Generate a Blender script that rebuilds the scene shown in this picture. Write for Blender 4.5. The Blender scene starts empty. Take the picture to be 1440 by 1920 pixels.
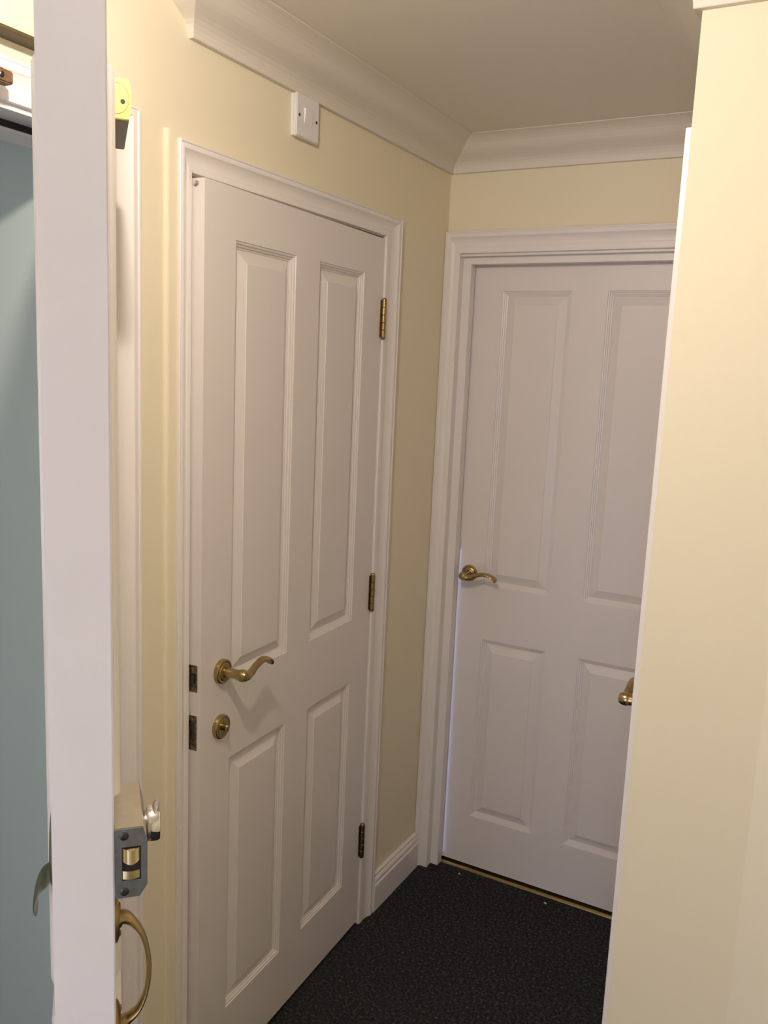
import bpy, bmesh, math, random
from mathutils import Vector, Matrix
random.seed(4)
SC = bpy.context.scene
COL = SC.collection

# ------------------------------------------------------------------ camera
CAMP = Vector((1.15951516, 0.0, 1.65359847))
YAW, PIT, ROL, FPX = map(float, (28.5152, 9.3686, 2.4699, 1620.053))
def cam_axes():
    y, p, r = (math.radians(a) for a in (YAW, PIT, ROL))
    f = Vector((-math.sin(y)*math.cos(p), math.cos(y)*math.cos(p), -math.sin(p)))
    rt = Vector((math.cos(y), math.sin(y), 0)); up = rt.cross(f)
    return rt*math.cos(r)+up*math.sin(r), -rt*math.sin(r)+up*math.cos(r), f
rt, up, fw = cam_axes()
cd = bpy.data.cameras.new('camera'); cam = bpy.data.objects.new('camera', cd); COL.objects.link(cam)
cam.matrix_world = Matrix(((rt.x, up.x, -fw.x, CAMP.x), (rt.y, up.y, -fw.y, CAMP.y), (rt.z, up.z, -fw.z, CAMP.z), (0, 0, 0, 1)))
cd.sensor_fit = 'VERTICAL'; cd.sensor_height = 36.0; cd.lens = 36.0*FPX/1920.0
cd.clip_start = 0.02; cd.clip_end = 60
SC.camera = cam

# ------------------------------------------------------------------ light
EXPOSURE = 0.07
LAMP_POWER, LAMP_COL = 28.0, (1.0, 0.862, 0.765)
SKY_COL, SKY_STRENGTH = (0.80, 0.82, 1.0), 3.6
w = bpy.data.worlds.new('sky'); SC.world = w; w.use_nodes = True
bg = w.node_tree.nodes['Background']; bg.inputs[0].default_value = (*SKY_COL, 1); bg.inputs[1].default_value = SKY_STRENGTH
SC.view_settings.view_transform = 'Standard'; SC.view_settings.look = 'None'
SC.view_settings.gamma = 1.0; SC.view_settings.use_curve_mapping = False
SC.view_settings.exposure = EXPOSURE
SC.cycles.use_denoising = True
SC.cycles.max_bounces = 14; SC.cycles.diffuse_bounces = 8
SC.cycles.sample_clamp_indirect = 6
def light(name, kind, loc, power, col, **k):
    l = bpy.data.lights.new(name, kind); l.energy = power; l.color = col
    o = bpy.data.objects.new(name, l); COL.objects.link(o); o.location = loc
    for a, b in k.items(): setattr(l, a, b)
    return o
light('lobby_lamp', 'POINT', (0.60, 0.57, 2.25), LAMP_POWER, LAMP_COL, shadow_soft_size=0.022)
# the open front doorway behind the camera lets the daylight in: a portal helps sampling it
pl = light('doorway_portal', 'AREA', (1.2, -1.36, 1.0), 1.0, (1, 1, 1), shape='RECTANGLE', size=0.9, size_y=2.0)
pw = light('window_portal', 'AREA', (-1.55, -.2, 1.35), 1.0, (1, 1, 1), shape='RECTANGLE', size=.9, size_y=.4)
pw.rotation_euler = (0, math.radians(-90), 0); pw.data.cycles.is_portal = True
gl = light('door_gap_added_light', 'AREA', (.0722, 2.4649+.0587, .56), 0.024, (0.45, 0.55, 1.0), shape='RECTANGLE', size=1.06, size_y=.0075)   # added strip light standing in for daylight at the end door's gap
gl.rotation_euler = (0, math.radians(-90), 0)
pl.rotation_euler = (math.radians(90), 0, math.radians(180)); pl.data.cycles.is_portal = True

# ------------------------------------------------------------------ materials
def mat(name, col, rough=0.5, metal=0.0, noise=None, bump=None, spec=0.5, coat=0.0):
    """noise = (scale, amount, second colour); bump = (scale, strength, distance)"""
    m = bpy.data.materials.new(name); m.use_nodes = True
    nt = m.node_tree; b = nt.nodes['Principled BSDF']
    b.inputs['Base Color'].default_value = (*col, 1); b.inputs['Roughness'].default_value = rough
    b.inputs['Metallic'].default_value = metal; b.inputs['Specular IOR Level'].default_value = spec
    if coat: b.inputs['Coat Weight'].default_value = coat; b.inputs['Coat Roughness'].default_value = 0.12
    tc = nt.nodes.new('ShaderNodeTexCoord')
    if noise:
        n = nt.nodes.new('ShaderNodeTexNoise'); n.inputs['Scale'].default_value = noise[0]; n.inputs['Detail'].default_value = 5
        nt.links.new(tc.outputs['Object'], n.inputs['Vector'])
        r = nt.nodes.new('ShaderNodeValToRGB'); lo, hi = 0.5-noise[1]/2, 0.5+noise[1]/2
        r.color_ramp.elements[0].position = lo; r.color_ramp.elements[1].position = hi
        r.color_ramp.elements[0].color = (*col, 1); r.color_ramp.elements[1].color = (*noise[2], 1)
        nt.links.new(n.outputs['Fac'], r.inputs['Fac']); nt.links.new(r.outputs['Color'], b.inputs['Base Color'])
    if bump:
        n2 = nt.nodes.new('ShaderNodeTexNoise'); n2.inputs['Scale'].default_value = bump[0]; n2.inputs['Detail'].default_value = 4
        nt.links.new(tc.outputs['Object'], n2.inputs['Vector'])
        bp = nt.nodes.new('ShaderNodeBump'); bp.inputs['Strength'].default_value = bump[1]; bp.inputs['Distance'].default_value = bump[2]
        nt.links.new(n2.outputs['Fac'], bp.inputs['Height']); nt.links.new(bp.outputs['Normal'], b.inputs['Normal'])
    return m
M = {}
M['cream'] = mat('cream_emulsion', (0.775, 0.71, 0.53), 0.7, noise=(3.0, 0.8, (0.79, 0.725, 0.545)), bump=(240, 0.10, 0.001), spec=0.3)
M['lit_cream'] = mat('lit_cream_emulsion', (0.83, 0.775, 0.605), 0.7, noise=(3.0, 0.8, (0.84, 0.785, 0.62)), bump=(240, 0.10, 0.001), spec=0.3)  # wall cream lightened so the angled wall reads as more brightly lit
M['ceiling'] = mat('ceiling_emulsion', (0.76, 0.725, 0.63), 0.8, bump=(300, 0.12, 0.001), spec=0.2)
M['plaster'] = mat('cornice_plaster', (0.69, 0.645, 0.56), 0.55, bump=(90, 0.03, 0.001))
M['gloss'] = mat('white_gloss_paint', (0.80, 0.765, 0.735), 0.30, noise=(5.0, 0.9, (0.78, 0.745, 0.715)), bump=(150, 0.015, 0.001))
M['door'] = mat('white_satin_door_paint', (0.76, 0.72, 0.695), 0.33, noise=(7.0, 0.9, (0.74, 0.70, 0.67)), bump=(220, 0.015, 0.001))
M['leaf'] = mat('lavender_white_door_paint', (0.88, 0.855, 0.865), 0.42, noise=(14.0, 0.8, (0.84, 0.815, 0.825)), bump=(70, 0.22, 0.0015))
M['teal'] = mat('pale_teal_emulsion', (0.63, 0.73, 0.68), 0.7, bump=(240, 0.08, 0.001), spec=0.3)
M['brass'] = mat('aged_brass', (0.50, 0.39, 0.18), 0.27, 1.0, noise=(60, 0.6, (0.36, 0.27, 0.12)))
M['old_brass'] = mat('tarnished_brass', (0.42, 0.31, 0.14), 0.34, 1.0, noise=(45, 0.6, (0.27, 0.20, 0.09)))
M['bright_brass'] = mat('bright_brass_bolt', (0.85, 0.68, 0.36), 0.28, 1.0)
M['steel'] = mat('brushed_zinc', (0.60, 0.55, 0.46), 0.34, 1.0, noise=(70, 0.7, (0.50, 0.46, 0.38)), bump=(120, 0.15, 0.0008))
M['forend'] = mat('blued_steel_plate', (0.34, 0.39, 0.39), 0.40, 1.0, noise=(90, 0.6, (0.22, 0.21, 0.18)))
M['chrome'] = mat('chrome', (0.85, 0.83, 0.80), 0.08, 1.0)
M['darkmetal'] = mat('dark_screw_steel', (0.09, 0.085, 0.08), 0.4, 1.0)
M['black'] = mat('black_recess', (0.008, 0.007, 0.006), 0.7)
M['latch'] = mat('blackened_latch_plate', (0.045, 0.033, 0.024), 0.4, 0.8, noise=(120, 0.4, (0.30, 0.25, 0.17)))
M['dark_brass'] = mat('blackened_brass', (0.15, 0.11, 0.055), 0.35, 1.0, noise=(140, 0.5, (0.36, 0.29, 0.19)))
M['yellow'] = mat('yellow_plastic', (0.50, 0.47, 0.055), 0.45)
M['dull'] = mat('dull_olive_metal', (0.24, 0.24, 0.17), 0.42, 1.0)
M['brown'] = mat('dark_brown_plastic', (0.055, 0.036, 0.022), 0.4)
M['plastic'] = mat('white_switch_plastic', (0.74, 0.73, 0.73), 0.3)
M['olive'] = mat('olive_brown_strip', (0.075, 0.056, 0.019), 0.5)
M['bracket'] = mat('rusty_brown_bracket', (0.10, 0.05, 0.026), 0.5, 0.3, noise=(90, 0.5, (0.27, 0.155, 0.08)))
M['paper'] = mat('pale_scrap', (0.62, 0.58, 0.46), 0.8)

def carpet_material():
    m = bpy.data.materials.new('charcoal_carpet'); m.use_nodes = True
    nt = m.node_tree; b = nt.nodes['Principled BSDF']; b.inputs['Roughness'].default_value = 0.95; b.inputs['Specular IOR Level'].default_value = 0.1
    tc = nt.nodes.new('ShaderNodeTexCoord')
    def noise(scale, det):
        n = nt.nodes.new('ShaderNodeTexNoise'); n.inputs['Scale'].default_value = scale; n.inputs['Detail'].default_value = det
        nt.links.new(tc.outputs['Object'], n.inputs['Vector']); return n
    def ramp(src, stops):
        r = nt.nodes.new('ShaderNodeValToRGB'); e = r.color_ramp.elements
        e[0].position, e[0].color = stops[0][0], (*stops[0][1], 1); e[1].position, e[1].color = stops[-1][0], (*stops[-1][1], 1)
        for p, c in stops[1:-1]:
            q = e.new(p); q.color = (*c, 1)
        nt.links.new(src, r.inputs['Fac']); return r
    a = ramp(noise(130, 6).outputs['Fac'], [(0.34, (0.010, 0.013, 0.016)), (0.48, (0.024, 0.027, 0.029)), (0.60, (0.042, 0.044, 0.043)), (0.70, (0.105, 0.100, 0.085))])
    c = ramp(noise(42, 4).outputs['Fac'], [(0.55, (0, 0, 0)), (0.72, (1, 1, 1))])
    mx = nt.nodes.new('ShaderNodeMix'); mx.data_type = 'RGBA'
    fac = nt.nodes.new('ShaderNodeMath'); fac.operation = 'MULTIPLY'; fac.inputs[1].default_value = 0.35
    nt.links.new(c.outputs['Color'], fac.inputs[0]); nt.links.new(fac.outputs[0], mx.inputs[0])
    nt.links.new(a.outputs['Color'], mx.inputs[6]); mx.inputs[7].default_value = (0.048, 0.026, 0.022, 1)
    nt.links.new(mx.outputs[2], b.inputs['Base Color'])
    n2 = noise(420, 2); bp = nt.nodes.new('ShaderNodeBump'); bp.inputs['Strength'].default_value = 0.9; bp.inputs['Distance'].default_value = 0.004
    nt.links.new(n2.outputs['Fac'], bp.inputs['Height']); nt.links.new(bp.outputs['Normal'], b.inputs['Normal'])
    return m
M['carpet'] = carpet_material()

# ------------------------------------------------------------------ mesh helpers
class MB:
    """collects verts / faces and links them as one mesh object"""
    def __init__(s): s.v = []; s.f = []; s.sm = []
    def add(s, vs, fs, smooth=False):
        k = len(s.v); s.v += [tuple(p) for p in vs]
        for f in fs: s.f.append([i+k for i in f]); s.sm.append(smooth)
    def box(s, a, b, T=None):
        (x0, y0, z0), (x1, y1, z1) = a, b
        vs = [(x, y, z) for x in (x0, x1) for y in (y0, y1) for z in (z0, z1)]
        if T: vs = [T(*p) for p in vs]
        s.add(vs, [(0, 1, 3, 2), (4, 6, 7, 5), (0, 4, 5, 1), (2, 3, 7, 6), (0, 2, 6, 4), (1, 5, 7, 3)])
    def rings(s, rings, smooth=False, cap=True, closed=True):
        n = len(rings[0]); vs = [p for r in rings for p in r]; fs = []
        for i in range(len(rings)-1):
            for j in range(n if closed else n-1):
                fs.append((i*n+j, i*n+(j+1) % n, (i+1)*n+(j+1) % n, (i+1)*n+j))
        if cap: fs += [tuple(range(n))[::-1], tuple(range((len(rings)-1)*n, len(rings)*n))]
        k = len(s.v); s.v += [tuple(p) for p in vs]
        for i, f in enumerate(fs):
            s.f.append([q+k for q in f]); s.sm.append(smooth and not (cap and i >= len(fs)-2))
    def lathe(s, prof, T, seg=32, smooth=True):
        """prof: (radius, height) pairs, T(x, y, h) -> world"""
        s.rings([[T(r*math.cos(2*math.pi*k/seg), r*math.sin(2*math.pi*k/seg), h) for k in range(seg)] for r, h in prof], smooth)
    def tube(s, pts, rad, seg=14, sub=6, side=None):
        """smooth tube through pts; rad: (ra, rb) per point, rb along `side`"""
        P = [Vector(p) for p in pts]; path = []; R = []
        for i in range(len(P)-1):
            p0, p1, p2, p3 = P[max(i-1, 0)], P[i], P[i+1], P[min(i+2, len(P)-1)]
            for k in range(sub + (1 if i == len(P)-2 else 0)):
                t = k/sub
                path.append(0.5*((2*p1)+(p2-p0)*t+(2*p0-5*p1+4*p2-p3)*t*t+(3*p1-p0-3*p2+p3)*t**3))
                e = t*t*(3-2*t)
                R.append([rad[i][c]*(1-e)+rad[i+1][c]*e for c in (0, 1)])
        rings = []
        for i, p in enumerate(path):
            d = (path[min(i+1, len(path)-1)]-path[max(i-1, 0)]).normalized()
            b = Vector(side); b = (b-d*b.dot(d)).normalized(); a = d.cross(b)
            rings.append([p+a*R[i][0]*math.cos(2*math.pi*k/seg)+b*R[i][1]*math.sin(2*math.pi*k/seg) for k in range(seg)])
        s.rings(rings, True)
    def build(s, name, m, parent=None, bevel=0.0, bseg=2):
        me = bpy.data.meshes.new(name); me.from_pydata(s.v, [], s.f)
        bm = bmesh.new(); bm.from_mesh(me)
        for f, q in zip(bm.faces, s.sm): f.smooth = q
        bmesh.ops.remove_doubles(bm, verts=bm.verts, dist=1e-6)
        bmesh.ops.recalc_face_normals(bm, faces=bm.faces)
        for e in bm.edges:
            if len(e.link_faces) == 2 and e.calc_face_angle(0) > 0.6: e.smooth = False
        if bevel:
            es = [e for e in bm.edges if len(e.link_faces) == 2 and e.calc_face_angle(0) > 0.5]
            bmesh.ops.bevel(bm, geom=es, offset=bevel, segments=bseg, affect='EDGES', clamp_overlap=True)
        bm.to_mesh(me); bm.free()
        me.materials.append(m if not isinstance(m, str) else M[m])
        o = bpy.data.objects.new(name, me); COL.objects.link(o)
        if parent: o.parent = parent
        return o
def tag(o, label=None, cat=None, group=None, kind=None):
    for k, v in (('label', label), ('category', cat), ('group', group), ('kind', kind)):
        if v: o[k] = v
    return o
def empty(name, loc=(0, 0, 0)):
    o = bpy.data.objects.new(name, None); COL.objects.link(o); o.empty_display_size = 0.05
    o['_base'] = 1; BASE.append((o, Vector(loc))); return o
BASE = []      # empties get moved to their bases at the end, children keep their place
def box(name, a, b, m, parent=None, bevel=0.0):
    q = MB(); q.box(a, b); return q.build(name, m, parent, bevel)
def wall(name, boxes, m, label):
    q = MB()
    for a, b in boxes: q.box(a, b)
    return tag(q.build(name, m), label, 'wall', kind='structure')

# ------------------------------------------------------------------ key dimensions (metres)
L = 2.4649                 # end wall
ZC = 2.32                  # ceiling
XR, YN = 0.864, 1.53       # right hall wall, front of its nib
XS = 1.071                 # where the nib meets the angled wall
TH = 0.12

# ------------------------------------------------------------------ shell
tag(box('floor', (-1.7, -1.5, -0.1), (2.5, 3.9, 0.0), 'carpet'), 'charcoal speckled carpet covering the hall floor', 'floor', kind='structure')
tag(box('ceiling', (-1.7, -1.5, ZC), (2.5, 3.9, ZC+0.1), 'ceiling'), 'plain off-white ceiling above the small hall', 'ceiling', kind='structure')
DO0, DO1, DOZ = 0.262, 1.085, 2.010       # doorway of the open front leaf in the left wall
AO0, AO1, AOZ = 1.3095, 2.072, 1.999      # doorway of the left panel door
ln = 0.025
wall('wall_left', [((-TH, -1.3, 0), (0, DO0-ln, ZC)), ((-TH, DO0-ln, DOZ+ln), (0, DO1+0.012, ZC)), ((-TH, DO1+0.012, 0), (0, AO0-ln, ZC)),
                   ((-TH, AO0-ln, AOZ+ln), (0, AO1+ln, ZC)), ((-TH, AO1+ln, 0), (0, L, ZC))], 'cream', 'cream painted left wall with two doorways')
BO0, BO1, BOZ = 0.047, 0.815, 1.999       # doorway of the end door
wall('wall_end', [((-TH, L, 0), (BO0-0.03, L+TH, ZC)), ((BO0-0.03, L, BOZ+0.03), (BO1+0.03, L+TH, ZC)), ((BO1+0.03, L, 0), (2.3, L+TH, ZC))],
     'cream', 'cream painted wall at the end of the hall above the far door')
CO0, CO1, COZ = 1.597, 2.362, 1.999       # doorway in the right wall, hidden behind the nib
wall('wall_right', [((XR, YN, 0), (XS, CO0-ln, ZC)), ((XR, CO0-ln, COZ+ln), (XR+TH, CO1+ln, ZC)), ((XR, CO1+ln, 0), (XR+TH, L, ZC))],
     'cream', 'cream wall end standing in the right foreground')
SD = Vector((.90, -.436)).normalized(); SN = Vector((SD.y, -SD.x))     # run and facing of the angled wall
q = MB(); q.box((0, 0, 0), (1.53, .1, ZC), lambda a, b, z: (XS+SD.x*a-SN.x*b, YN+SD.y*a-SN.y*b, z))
tag(q.build('wall_angled', 'lit_cream'), 'cream wall turning towards the viewer at the right edge', 'wall', kind='structure')
wall('wall_lobby', [((2.3, -1.3, 0), (2.4, 3.7, ZC))], 'cream', 'cream lobby wall on the right, outside the view')
wall('wall_back', [((-1.6, -1.42, 0), (0.75, -1.3, ZC)), ((0.75, -1.42, 2.0), (1.65, -1.3, ZC)), ((1.65, -1.42, 0), (2.4, -1.3, ZC))],
     'cream', 'cream wall behind the viewer with the outer doorway')
wall('wall_beyond', [((-1.5, 1.12, 0), (-TH, 1.2, ZC))], 'teal', 'pale teal wall seen through the left doorway')
wall('wall_outer', [((-1.6, -1.3, 0), (-1.5, -.4, ZC)), ((-1.6, -.4, 0), (-1.5, 0, .9)), ((-1.6, -.4, 1.8), (-1.5, 0, ZC)), ((-1.6, 0, 0), (-1.5, 3.7, ZC))], 'teal', 'pale teal outer wall of the room beyond the left doorway')
wall('wall_far', [((-1.6, 3.7, 0), (2.4, 3.8, ZC))], 'cream', 'cream wall of the room behind the end door')

# ------------------------------------------------------------------ architraves
# normalised profile: k 0 (outer) .. 1 (inner), thickness
ARCH = [(0, 0), (0, .0180), (.03, .0198), (.075, .0194), (.095, .0168), (.125, .0168), (.15, .0194), (.255, .0200), (.285, .0190), (.32, .0168), (.38, .0142), (.45, .0119),
        (.52, .0103), (.60, .0094), (.67, .0092), (.73, .0104), (.92, .0108), (.98, .0104), (1.0, .008), (1.0, 0)]
def architrave(name, T_, a0, a1, top, wj0, wj1, wh, label, lining, mat_='gloss', thin=1.0):
    """T(a, z, t): wall plane coordinate, height, distance from the wall -> world"""
    def T(a, z, t): return T_(a, z, t*thin if t > 0 else t)
    e = tag(empty(name, T((a0+a1)/2, 0, 0)), label, 'door frame', kind='structure')
    for nm, secs in (('casing_jamb', [lambda k, t: T(a0+wj0*k, 0, t), lambda k, t: T(a0+wj0*k, top-wh*k, t)]),
                     ('casing_head', [lambda k, t: T(a0+wj0*k, top-wh*k, t), lambda k, t: T(a1-wj1*k, top-wh*k, t)]),
                     ('casing_jamb', [lambda k, t: T(a1-wj1*k, top-wh*k, t), lambda k, t: T(a1-wj1*k, 0, t)])):
        q = MB(); q.rings([[s(k, t) for k, t in ARCH] for s in secs]); q.build(nm, mat_, e)
    for nm, a, b in lining:
        q = MB(); q.box(a, b, lambda x, y, z: T(x, z, y)); q.build(nm, 'gloss', e)
    return e
TW1 = lambda a, z, t: (t, a, z)
architrave('trim_1', TW1, 1.269, 2.1465, 2.0545, .040, .076, .0535, 'white moulded frame around the left panel door',
           [('lining_jamb', (AO0-ln, -TH, 0), (AO0, -.0005, AOZ)), ('lining_jamb', (AO1, -TH, 0), (AO1+ln, -.0005, AOZ)), ('lining_head', (AO0-ln, -TH, AOZ), (AO1+ln, -.0005, AOZ+ln))], thin=.82)
architrave('trim_2', TW1, 0.18, 1.170, 2.078, .072, .072, .060, 'white moulded frame around the teal doorway behind the open door',
           [('lining_jamb', (DO0-ln, -TH, 0), (DO0, -.0005, DOZ)), ('lining_jamb', (DO1, -TH, 0), (DO1+.012, -.0005, DOZ)), ('lining_head', (DO0-ln, -TH, DOZ), (DO1+.012, -.0005, DOZ+ln)),
            ('door_stop', (DO0, -TH, DOZ-.014), (DO1, -.058, DOZ))], thin=.82)
tag(box('trim_10', (-.0575, DO0, DOZ-.010), (-.0535, DO1, DOZ-.0005), 'black'), 'dark draught seal strip under the head of the teal doorway', 'trim', kind='structure')
architrave('trim_3', lambda a, z, t: (a, L-t, z), 0.001, 0.863, 2.0697, .047, .049, .064, 'white moulded frame around the far end door',
           [('lining_jamb', (BO0-.03, -TH, 0), (BO0, -.0005, BOZ)), ('lining_jamb', (BO1, -TH, 0), (BO1+.03, -.0005, BOZ)), ('lining_head', (BO0-.03, -TH, BOZ), (BO1+.03, -.0005, BOZ+.03)),
            ('door_stop', (BO0, -.054, 0), (.073, -.022, BOZ)), ('door_stop', (BO1-.026, -.054, 0), (BO1, -.022, BOZ)), ('door_stop', (.073, -.054, 1.978), (BO1-.026, -.022, BOZ))])
architrave('trim_4', lambda a, z, t: (XR-t, a, z), 1.534, 2.42, 2.062, .058, .058, .058, 'white moulded frame edge beside the right wall end',
           [('lining_jamb', (CO0-ln, -TH, 0), (CO0, -.0005, COZ)), ('lining_jamb', (CO1, -TH, 0), (CO1+ln, -.0005, COZ)), ('lining_head', (CO0-ln, -TH, COZ), (CO1+ln, -.0005, COZ+ln))], thin=.5)
q = MB(); STR = [(0, 1.2415), (.0045, 1.2420), (.0065, 1.2435), (.0078, 1.2462), (.0084, 1.2500), (.0086, 1.2685), (0, 1.2685)]
q.rings([[(x, y, z) for x, y in STR] for z in (0, 2.066)], True)
tag(q.build('trim_5', 'cream'), 'narrow cream painted strip beside the left panel door frame', 'trim', kind='structure')

# ------------------------------------------------------------------ cornice
CORN = [(0, 2.236), (.0115, 2.236), (.0125, 2.2375), (.0130, 2.244), (.0145, 2.251), (.0180, 2.258), (.0240, 2.2650), (.0320, 2.2710), (.0410, 2.2765),
        (.0500, 2.2820), (.0580, 2.2880), (.0650, 2.2945), (.0720, 2.3010), (.0800, 2.3065), (.0890, 2.3110), (.0980, 2.3145), (.1080, 2.3170), (.1100, 2.3178), (.1100, ZC-.0005), (0, ZC-.0005)]
def cornice(name, secs, label):
    q = MB(); q.rings([[(*s(dd), z) for dd, z in CORN] for s in secs])
    tag(q.build(name, 'plaster'), label, 'cornice', kind='structure')
YC = 1.318
cornice('trim_6', [lambda d: (0, YC-d), lambda d: (d, YC-d), lambda d: (d, L-d)], 'white coved cornice above the left panel door')
cornice('trim_7', [lambda d: (d, L-d), lambda d: (XR-d, L-d)], 'white coved cornice above the far end door')
cornice('trim_8', [lambda d: (XR-d, L-d), lambda d: (XR-d, YN-d)], 'white coved cornice along the right side of the hall')
cornice('trim_9', [lambda d: (XR-d, YN-d), lambda d: (XS+d*SN.x/(1-SN.y), YN+d*(SN.y-1)/(1-SN.y)), lambda d: (XS+SD.x*1.5+SN.x*d, YN+SD.y*1.5+SN.y*d)], 'white coved cornice on top of the right wall end')

# ------------------------------------------------------------------ skirting
SK = [(0, 0), (.018, 0), (.018, .083), (.0165, .087), (.013, .0885), (.013, .0905), (.0150, .093), (.0155, .098), (.0135, .104), (.0095, .109), (.0088, .1115), (.0105, .1125), (.0105, .1165), (.007, .118), (0, .118)]
def skirt(name, y0, y1, label):
    q = MB(); q.rings([[(t, y0, z) for t, z in SK], [(t, y1, z) for t, z in SK]])
    tag(q.build(name, 'gloss'), label, 'skirting', kind='structure')
skirt('baseboard_left', 2.1467, L-.021, 'white moulded skirting board between the two panel doors')
skirt('baseboard_lobby', 1.1705, 1.241, 'short white skirting behind the open door')

# ------------------------------------------------------------------ panel doors
STICK = [(0, 0), (.0012, .0022), (.0050, .0032), (.0058, .0062), (.0098, .0074), (.0106, .0106), (.0148, .0118), (.0152, .0135)]
def rect(u0, u1, z0, z1, i): return [(u0+i, z0+i), (u1-i, z0+i), (u1-i, z1-i), (u0+i, z1-i)]
def panel_door(parent, T, wdt, z0, z1, us, zs, thick=.044):
    """T(u, v, z): across, into the leaf, up.  us: two (u0, u1), zs: two (z0, z1)"""
    q = MB()
    U = sorted({0, wdt, *us[0], *us[1]}); Z = sorted({z0, z1, *zs[0], *zs[1]})
    for i in range(len(U)-1):
        for j in range(len(Z)-1):
            hole = any(a <= U[i] and U[i+1] <= b for a, b in us) and any(a <= Z[j] and Z[j+1] <= b for a, b in zs)
            if not hole:
                q.add([T(U[i], 0, Z[j]), T(U[i+1], 0, Z[j]), T(U[i+1], 0, Z[j+1]), T(U[i], 0, Z[j+1])], [(0, 1, 2, 3)])
            q.add([T(U[i], thick, Z[j]), T(U[i+1], thick, Z[j]), T(U[i+1], thick, Z[j+1]), T(U[i], thick, Z[j+1])], [(0, 1, 2, 3)])
    for j in range(len(Z)-1):
        for u in (0, wdt): q.add([T(u, 0, Z[j]), T(u, thick, Z[j]), T(u, thick, Z[j+1]), T(u, 0, Z[j+1])], [(0, 1, 2, 3)])
    for i in range(len(U)-1):
        for z in (z0, z1): q.add([T(U[i], 0, z), T(U[i], thick, z), T(U[i+1], thick, z), T(U[i+1], 0, z)], [(0, 1, 2, 3)])
    for a, b in us:
        for c, e in zs:
            q.rings([[T(u, v, z) for u, z in rect(a, b, c, e, i)] for i, v in STICK], cap=False)
    q.build('leaf', 'door', parent)
    for c, e in zs:
        for a, b in us:
            p = MB()
            p.rings([[T(u, v, z) for u, z in rect(a, b, c, e, i)] for i, v in ((.0153, .030), (.0153, .0128), (.0405, .0032), (.0412, .0016), (.0425, .0016))])
            p.build('panel', 'door', parent)

def lever_handle(parent, T, mat_='brass'):
    """T(x, y, z): x along the lever, y out of the door, z up"""
    r = MB(); r.lathe([(.0265, 0), (.0268, .004), (.0262, .0082), (.0245, .0098), (.0215, .0100), (.0200, .0092), (.0185, .0096), (.0165, .0112), (.0145, .0112), (.0120, .0125)], lambda a, b, h: T(a, h, b), 40)
    h = MB(); h.lathe([(.0112, .0112), (.0110, .018), (.0104, .026), (.0102, .034), (.0106, .042), (.0114, .045), (.0114, .047), (.0124, .049), (.0134, .054), (.0130, .060), (.0100, .0660), (.004, .0680)],
                      lambda a, b, hh: T(a, hh, b), 24)
    P = [(-.004, .057, .000), (.010, .0575, -.0035), (.024, .0575, -.002), (.042, .057, .007), (.062, .056, .0135), (.082, .054, .0135), (.097, .052, .0085), (.106, .050, .001), (.107, .049, -.004)]
    Rr = [(.0105, .0110), (.0105, .0108), (.0088, .0088), (.0074, .0084), (.0066, .0092), (.0060, .0120), (.0054, .0135), (.0048, .0125), (.0034, .0100)]
    o = Vector(T(0, 0, 0)); sd = Vector(T(0, 1, 0))-o
    lv = MB(); lv.tube([T(*p) for p in P], Rr, 16, 6, side=sd)
    e = empty('lever_handle', T(0, 0, 0)); e.parent = parent
    r.build('rose', mat_, e); h.build('neck', mat_, e); lv.build('lever', mat_, e)
    return e

ZS = [(.182, .7984), (.9765, 1.8948)]
# left panel door, standing slightly ajar
PH = math.radians(2.3509); AX, AY = 0.0027, 2.0683
def TA(u, v, z): return (AX+u*math.sin(PH)-v*math.cos(PH), AY-u*math.cos(PH)-v*math.sin(PH), z)
d2 = tag(empty('door_2', (0.02, 1.69, 0)), 'white four-panel door standing slightly ajar in the left wall', 'door', kind='structure')
panel_door(d2, TA, .7537, .0123, 1.9933, [(.1057, .3268), (.4295, .6533)], ZS)
lever_handle(d2, lambda x, y, z: TA(.685-x, -y, 1.007+z))
tt = empty('thumb_turn', TA(.688, 0, .884)); tt.parent = d2
q = MB(); q.lathe([(.0265, 0), (.0268, .005), (.0258, .0085), (.0238, .0100), (.0205, .0100), (.0198, .0094), (.0180, .0094), (.0174, .0100), (.010, .0103), (.004, .0103)], lambda a, b, h: TA(.688-a, -h, .884+b), 40); q.build('rose', 'brass', tt)
q = MB(); q.lathe([(.0066, .009), (.0066, .014), (.0074, .016), (.0074, .019), (.0056, .0220), (.002, .0228)], lambda a, b, h: TA(.688-a*.75, -h, .884+b*1.1), 20); q.build('knob', 'brass', tt)
for zb, zt in ((1.7324, 1.8406), (.977, 1.087), (.219, .330)):
    hg = empty('hinge', TA(.0, 0, zb)); hg.parent = d2
    n = 5; ll = (zt-zb-.010)/n
    hx, hv = -.001, -.0062
    for k in range(n):
        a = zb+.005+k*ll
        q = MB(); q.lathe([(.0062, a+.0005), (.0070, a+.0012), (.0070, a+ll-.0012), (.0062, a+ll-.0005)], lambda x, y, h: TA(hx+x, hv+y, h), 20); q.build('knuckle', 'brass' if zb > 1.5 else 'old_brass' if zb > .5 else 'dark_brass', hg)
    for z, s in ((zb+.005, -1), (zt-.005, 1)):
        q = MB(); q.lathe([(.0066, z), (.0066, z+s*.002), (.0050, z+s*.0045), (.002, z+s*.0058)], lambda x, y, h: TA(hx+x, hv+y, h), 20); q.build('tip', 'brass' if zb > 1.5 else 'old_brass' if zb > .5 else 'dark_brass', hg)
    q = MB(); q.box((-.0005, -.0008, zb+.006), (.0105, .004, zt-.006), TA); q.build('hinge_plate', 'brass' if zb > 1.5 else 'old_brass' if zb > .5 else 'dark_brass', hg)
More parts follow.
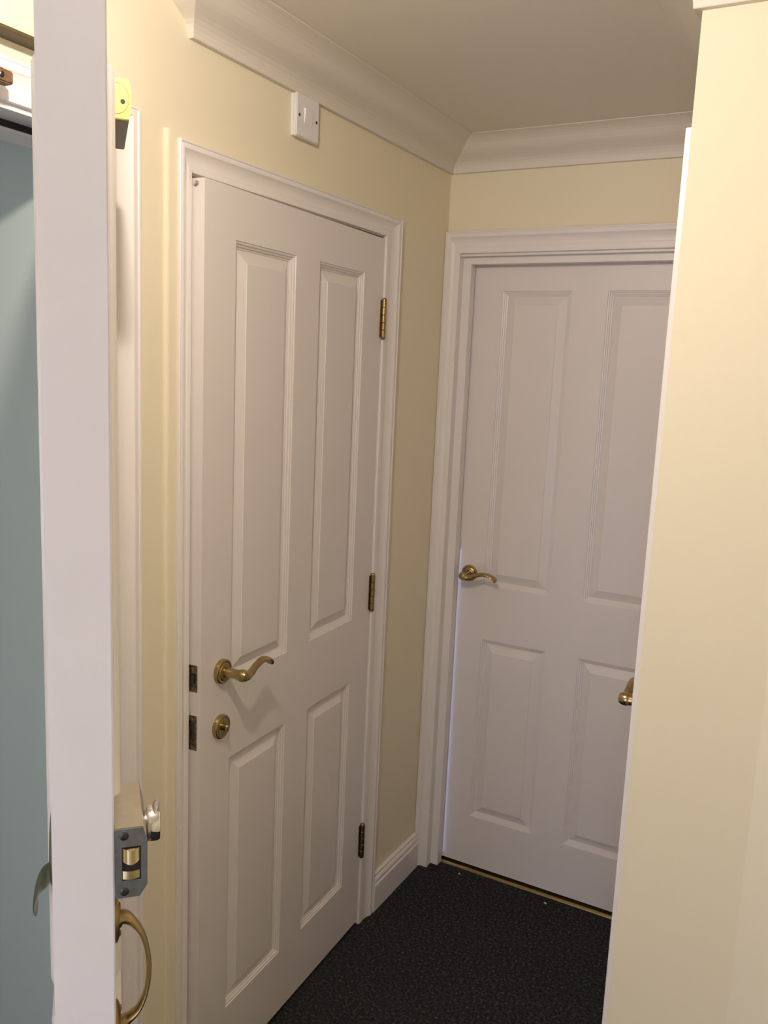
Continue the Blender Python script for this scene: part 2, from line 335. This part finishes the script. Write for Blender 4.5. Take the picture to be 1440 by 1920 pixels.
# latch and bolt plates in the leaf's edge
for nm, z0_, z1_, vv in (('latch_plate', .978, 1.0365, (.0085, .036)), ('bolt_plate', .850, .9270, (.0095, .036))):
    e = empty(nm, TA(.7537, .03, z0_)); e.parent = d2
    q = MB(); q.box((.7500, vv[0], z0_), (.7545, vv[1], z1_), TA); q.build('plate', 'latch', e, bevel=.0008)
    q = MB(); q.box((.752, vv[0]+.004, z0_+.018), (.7575 if nm == 'latch_plate' else .7550, vv[0]+.015, z1_-.018), TA); q.build('bolt', 'darkmetal', e, bevel=.0015)
    for z in (z0_+.008, z1_-.008):
        q = MB(); q.lathe([(.0032, 0), (.0034, .0010), (.002, .0016)], lambda a, b, h, z=z: TA(.7542+h, vv[0]+.011+a, z+b), 14); q.build('screw', 'old_brass', e)
# small worn fixing at the top of the leaf edge
q = MB(); q.lathe([(.0035, 0), (.0048, .001), (.0050, .004), (.0040, .0055), (.001, .0058)], lambda a, b, h: TA(.7537+h, .0185+a, 1.984+b), 16); q.build('roller_catch', 'steel', d2)

# far end door
BX, BY = .050, L+.0632
def TB(u, v, z): return (BX+u, BY+v, z)
d3 = tag(empty('door_3', (.43, BY, 0)), 'white four-panel door closed at the far end of the hall', 'door', kind='structure')
panel_door(d3, TB, .762, .0145, 1.9955, [(.1130, .3285), (.4340, .6495)], [(a+.008, b+.008) for a, b in ZS])
lever_handle(d3, lambda x, y, z: TB(.0608+x, -y, 1.018+z))
# door behind the right wall end: only its handle reaches past the corner
CXF = XR+.006
def TC(u, v, z): return (CXF+v, 1.600+u, z)
d4 = tag(empty('door_4', (CXF, 1.98, 0)), 'white four-panel door in the right wall, only its brass lever seen past the corner', 'door', kind='structure')
panel_door(d4, TC, .759, .0123, 1.9933, [(.1000, .3238), (.4265, .6480)], ZS)
lever_handle(d4, lambda x, y, z: TC(.066+x, -y, 1.032+z))

# ------------------------------------------------------------------ open front door leaf (seen edge-on)
AE = math.radians(47.1)
E_ = Vector((-math.sin(AE), math.cos(AE), 0)); N_ = Vector((math.cos(AE), math.sin(AE), 0)); O_ = Vector((0.6036776, 0.53153232, 0))
def TD(s, q, z):
    p = O_+E_*s+N_*q; return (p.x, p.y, z)
d1 = tag(empty('door_1', TD(.4, -.027, 0)), 'thick white open door seen edge-on in the left foreground', 'door', kind='structure')
TKD = .0537
q = MB(); q.box((0, -TKD, .008), (.80, 0, 2.005), TD); q.build('leaf', 'leaf', d1, bevel=.0012)
BOL = [(0, 0), (0, .0012), (.004, .0022), (.006, .0046), (.010, .0070), (.014, .0074), (.018, .0060), (.022, .0035), (.024, .002), (.024, 0)]
for side in (1, -1):
    for s0, s1 in ((.062, .375), (.425, .738)):
        for z0_, z1_ in ((1.024, 1.908), (.20, 1.0)):
            q = MB()
            def P(i, h): return [TD(s, (h if side > 0 else -TKD-h), z) for s, z in rect(s0, s1, z0_, z1_, i)]
            q.rings([P(i, h) for i, h in BOL], cap=False)
            q.build('panel_moulding', 'gloss', d1)
# night latch
nl = empty('night_latch', TD(0, 0, 1.158)); nl.parent = d1
POLY = [(.0004, 1.1577), (.0225, 1.1577), (.0295, 1.1690), (.0295, 1.2115), (.0258, 1.2265), (.0004, 1.2265)]
q = MB(); q.rings([[TD(.0012, a, z) for a, z in POLY], [TD(.092, a, z) for a, z in POLY]]); q.build('case', 'steel', nl, bevel=.0006)
# front plate with a window for the bolt
q = MB(); W0 = [(.0068, 1.1752), (.0237, 1.1752), (.0237, 1.2088), (.0068, 1.2088)]
def FP(s):
    o = [TD(s, a, z) for a, z in POLY]; i = [TD(s, a, z) for a, z in W0]; return o, i
fo, fi = FP(-.0010); bo, bi = FP(.0012)
vs = fo+fi+bo+bi
q.add(vs, [(0, 1, 7, 6), (1, 2, 7), (2, 3, 8, 7), (3, 4, 8), (4, 5, 9, 8), (5, 0, 6, 9)])
q.add(vs, [(10, 11, 17, 16), (11, 12, 17), (12, 13, 18, 17), (13, 14, 18), (14, 15, 19, 18), (15, 10, 16, 19)])
q.add(vs, [(i, (i+1) % 6, 10+(i+1) % 6, 10+i) for i in range(6)]+[(6+i, 6+(i+1) % 4, 16+(i+1) % 4, 16+i) for i in range(4)])
tag(q.build('front_plate', 'forend', nl), 'blue grey steel front plate')
q = MB(); q.box((.0006, .0068, 1.1752), (.0011, .0237, 1.2088), TD); q.build('bolt_window', 'black', nl)
def bulge(z0_, z1_, depth, m, nm):
    r = []
    for k in range(9):
        t = k/8; a = .0074+t*.0150; b = depth*(1-(2*t-1)**2)
        r.append([TD(-b-.0004, a, z0_-.55*b), TD(-b-.0004, a, z1_-.30*b), TD(.0009, a, z1_), TD(.0009, a, z0_)])
    x = MB(); x.rings(r); return x.build(nm, m, nl)
bulge(1.1945, 1.2075, .0042, 'bright_brass', 'bolt'); bulge(1.1765, 1.1845, .0012, 'bright_brass', 'bolt')
for z in (1.2198, 1.1642):
    sc = MB(); sc.lathe([(.0040, 0), (.0041, .0004), (.0034, .0009), (.002, .0010)], lambda a, b, h, z=z: TD(-.0010-h, .0088+a, z+b), 18); s_ = sc.build('screw', 'darkmetal', nl)
q = MB(); q.lathe([(.0125, .0290), (.0130, .0305), (.0165, .0312), (.0170, .0325), (.0170, .0405), (.0158, .0430), (.0130, .0436), (.004, .0436)], lambda a, b, h: TD(.044+a, h, 1.2050+b), 40); tag(q.build('turn_knob', 'chrome', nl), 'polished chrome turn knob')
q = MB(); q.tube([TD(.044, .0385, 1.216), TD(.044, .0400, 1.2235), TD(.044, .0415, 1.2285)], [(.0040, .010), (.0032, .009), (.0016, .006)], 14, 5, side=E_); q.build('finger_catch', 'chrome', nl)
# brass pull handle under the latch
ph = empty('pull_handle', TD(.035, 0, .98)); ph.parent = d1
for z0_, z1_ in ((1.090, 1.135), (.978, 1.0235)):
    q = MB(); zm = (z0_+z1_)/2
    ring = [(math.cos(t*math.pi/12)*.0125, math.sin(t*math.pi/12)*(z1_-z0_)/2*(1.0 if abs(math.sin(t*math.pi/12)) < .8 else 1.06)) for t in range(24)]
    q.rings([[TD(.035+a*k, h, zm+b*k) for a, b in ring] for h, k in ((0, 1), (.0022, 1), (.0042, .82), (.0052, .5))], True); q.build('back_plate', 'old_brass', ph)
    for z in (z0_+.008, z1_-.008):
        q = MB(); q.lathe([(.0035, .003), (.0035, .0052), (.0018, .0062)], lambda a, b, h, z=z: TD(.035+a, h, z+b), 14); q.build('screw', 'old_brass', ph)
PP = [(.003, 1.114), (.0095, 1.1145), (.0180, 1.1075), (.0262, 1.0935), (.0310, 1.0745), (.0325, 1.054), (.0302, 1.0320), (.0235, 1.0135), (.0145, 1.0040), (.008, 1.0005), (.003, .9995)]
RR = [(.0098, .0095), (.0062, .0080), (.0040, .0068), (.0028, .0062), (.0025, .0060), (.0026, .0060), (.0025, .0060), (.0030, .0062), (.0044, .0068), (.0062, .0080), (.0098, .0095)]
q = MB(); q.tube([TD(.035, a, z) for a, z in PP], RR, 16, 6, side=E_); q.build('grip', 'old_brass', ph)
# cylinder pull on the outer face
cp = empty('cylinder_pull', TD(.045, -TKD, 1.16)); cp.parent = d1
q = MB(); q.lathe([(.034, 0), (.0342, .0018), (.031, .0032), (.02, .0036)], lambda a, b, h: TD(.045+a, -TKD-h, 1.192+b), 36); q.build('rose', 'dull', cp)
q = MB(); q.tube([TD(.045, -.0545, 1.174), TD(.045, -.0590, 1.1655), TD(.045, -.0655, 1.1600), TD(.045, -.0702, 1.1510), TD(.045, -.0722, 1.1390), TD(.045, -.0705, 1.1310)],
                 [(.0012, .022), (.0014, .022), (.0015, .022), (.0014, .021), (.0014, .019), (.0012, .014)], 16, 6, side=E_); q.build('lip', 'dull', cp)
# door closer at the hinge end
dc = empty('door_closer', TD(.53, 0, 1.955)); dc.parent = d1
CAP = [(.0008, 1.954), (.0325, 1.954), (.0346, 1.966), (.0352, 1.979), (.0346, 1.992), (.0320, 2.003), (.0008, 2.003)]
q = MB(); q.rings([[TD(.457, a, z) for a, z in CAP], [TD(.62, .0008+(a-.0008)*.97, z) for a, z in CAP]]); q.build('body', 'brown', dc, bevel=.0008)
q = MB(); q.rings([[TD(.450, a, z) for a, z in CAP], [TD(.457, a, z) for a, z in CAP]])
tag(q.build('end_cap', 'yellow', dc, bevel=.0008), 'bright yellow end cap')
q = MB()   # engraved ring and screw hole on the cap
R0 = [(.0165+.0165*math.cos(2*math.pi*k/48), 1.9785+.0190*math.sin(2*math.pi*k/48)) for k in range(48)]
R1 = [(.0165+.0157*math.cos(2*math.pi*k/48), 1.9785+.0182*math.sin(2*math.pi*k/48)) for k in range(48)]
q.rings([[TD(.4497, a, z) for a, z in R0], [TD(.4497, a, z) for a, z in R1]], cap=False); q.build('cap_ring', 'olive', dc)
q = MB(); q.lathe([(.0030, 0), (.0030, .0005), (.001, .0006)], lambda a, b, h: TD(.4499-h, .0249+a, 1.9752+b), 16); q.build('screw_hole', 'black', dc)

# ------------------------------------------------------------------ fittings on the wall
sw = tag(empty('light_switch', (0, 1.652, 2.141)), 'white square light switch mounted high under the cornice', 'switch')
box('back_box', (0, 1.6335, 2.1478), (.0070, 1.7195, 2.2352), 'plastic', sw, bevel=.0006)
box('face_plate', (.0071, 1.6325, 2.1468), (.0160, 1.7205, 2.2359), 'plastic', sw, bevel=.0022)
q = MB(); q.add([(.0161, 1.660, 2.176), (.0161, 1.693, 2.176), (.0161, 1.693, 2.210), (.0161, 1.660, 2.210), (.0172, 1.662, 2.178), (.0172, 1.691, 2.178), (.0205, 1.691, 2.208), (.0205, 1.662, 2.208)],
                [(0, 1, 2, 3), (4, 5, 6, 7), (0, 1, 5, 4), (1, 2, 6, 5), (2, 3, 7, 6), (3, 0, 4, 7)]); q.build('rocker', 'plastic', sw)
for y in (1.6430, 1.7100):
    q = MB(); q.lathe([(.0034, .0159), (.0034, .0166), (.0015, .0167)], lambda a, b, h, y=y: (h, y+a, 2.191+b), 14); q.build('screw', 'darkmetal', sw)

rl = tag(box('wall_rail', (.0002, .45, 2.1055), (.036, 1.03, 2.1115), 'olive', bevel=.0006), 'thin dark rail on the cream wall above the teal doorway', 'rail')
br = tag(empty('bracket', (.02, .86, 2.03)), 'small rusty brown bracket on the white frame above the teal doorway', 'bracket')
box('plate', (.0208, .82, 2.036), (.026, .889, 2.0565), 'bracket', br, bevel=.0008)
box('lug', (.0262, .835, 2.031), (.046, .889, 2.049), 'bracket', br, bevel=.002)
q = MB(); q.lathe([(.004, 0), (.004, .002), (.0025, .003)], lambda a, b, h: (.046+h, .868+a, 2.040+b), 14); q.build('bolt_head', 'darkmetal', br)

th = tag(empty('threshold_strip', (.43, 2.53, 0)), 'thin brass threshold strip under the far end door', 'threshold')
q = MB(); q.rings([[(x, 2.512, 0.0002), (x, 2.514, .004), (x, 2.519, .0065), (x, 2.545, .0065), (x, 2.552, .0002)] for x in (.0735, .788)]); q.build('strip', 'brass', th)
q = MB()
for x in (.19,): q.lathe([(.0038, .0064), (.0036, .0072), (.0015, .0075)], lambda a, b, h, x=x: (x+a, 2.526+b, h), 14)
q.build('screw', 'darkmetal', th)

def scrap(loc, r, label):
    q = MB(); k = 9
    ring = [(math.cos(2*math.pi*i/k)*r*random.uniform(.6, 1.2), math.sin(2*math.pi*i/k)*r*.6*random.uniform(.6, 1.2)) for i in range(k)]
    q.rings([[(loc[0]+a, loc[1]+b, .0002) for a, b in ring], [(loc[0]+a*1.05, loc[1]+b*1.05, .002) for a, b in ring], [(loc[0]+a*.5, loc[1]+b*.5, .0035) for a, b in ring]], True)
    tag(q.build('paper_scrap', 'paper'), label, 'scrap')
scrap((.457, 2.479, 0), .0055, 'tiny pale scrap lying on the carpet before the far end door')

scrap((.158, 2.479, 0), .0035, 'tiny pale crumb on the carpet by the left foot of the far door frame')

# ------------------------------------------------------------------ move every empty to its base
bpy.context.view_layer.update()
for o, loc in BASE:
    del o['_base']
    base = Vector(loc)
    o.matrix_world = Matrix.Translation(base)
bpy.context.view_layer.update()
for o, loc in BASE:
    for c in o.children:
        if c.type == 'MESH':
            c.data.transform(Matrix.Translation(-Vector(loc)))
        else:
            pass
# nested empties: their world place is loc, so their local offset is loc minus the parent's
for o, loc in BASE:
    ploc = Vector((0, 0, 0))
    if o.parent:
        ploc = next(l for e, l in BASE if e == o.parent)
    o.matrix_parent_inverse = Matrix.Identity(4); o.location = Vector(loc)-ploc
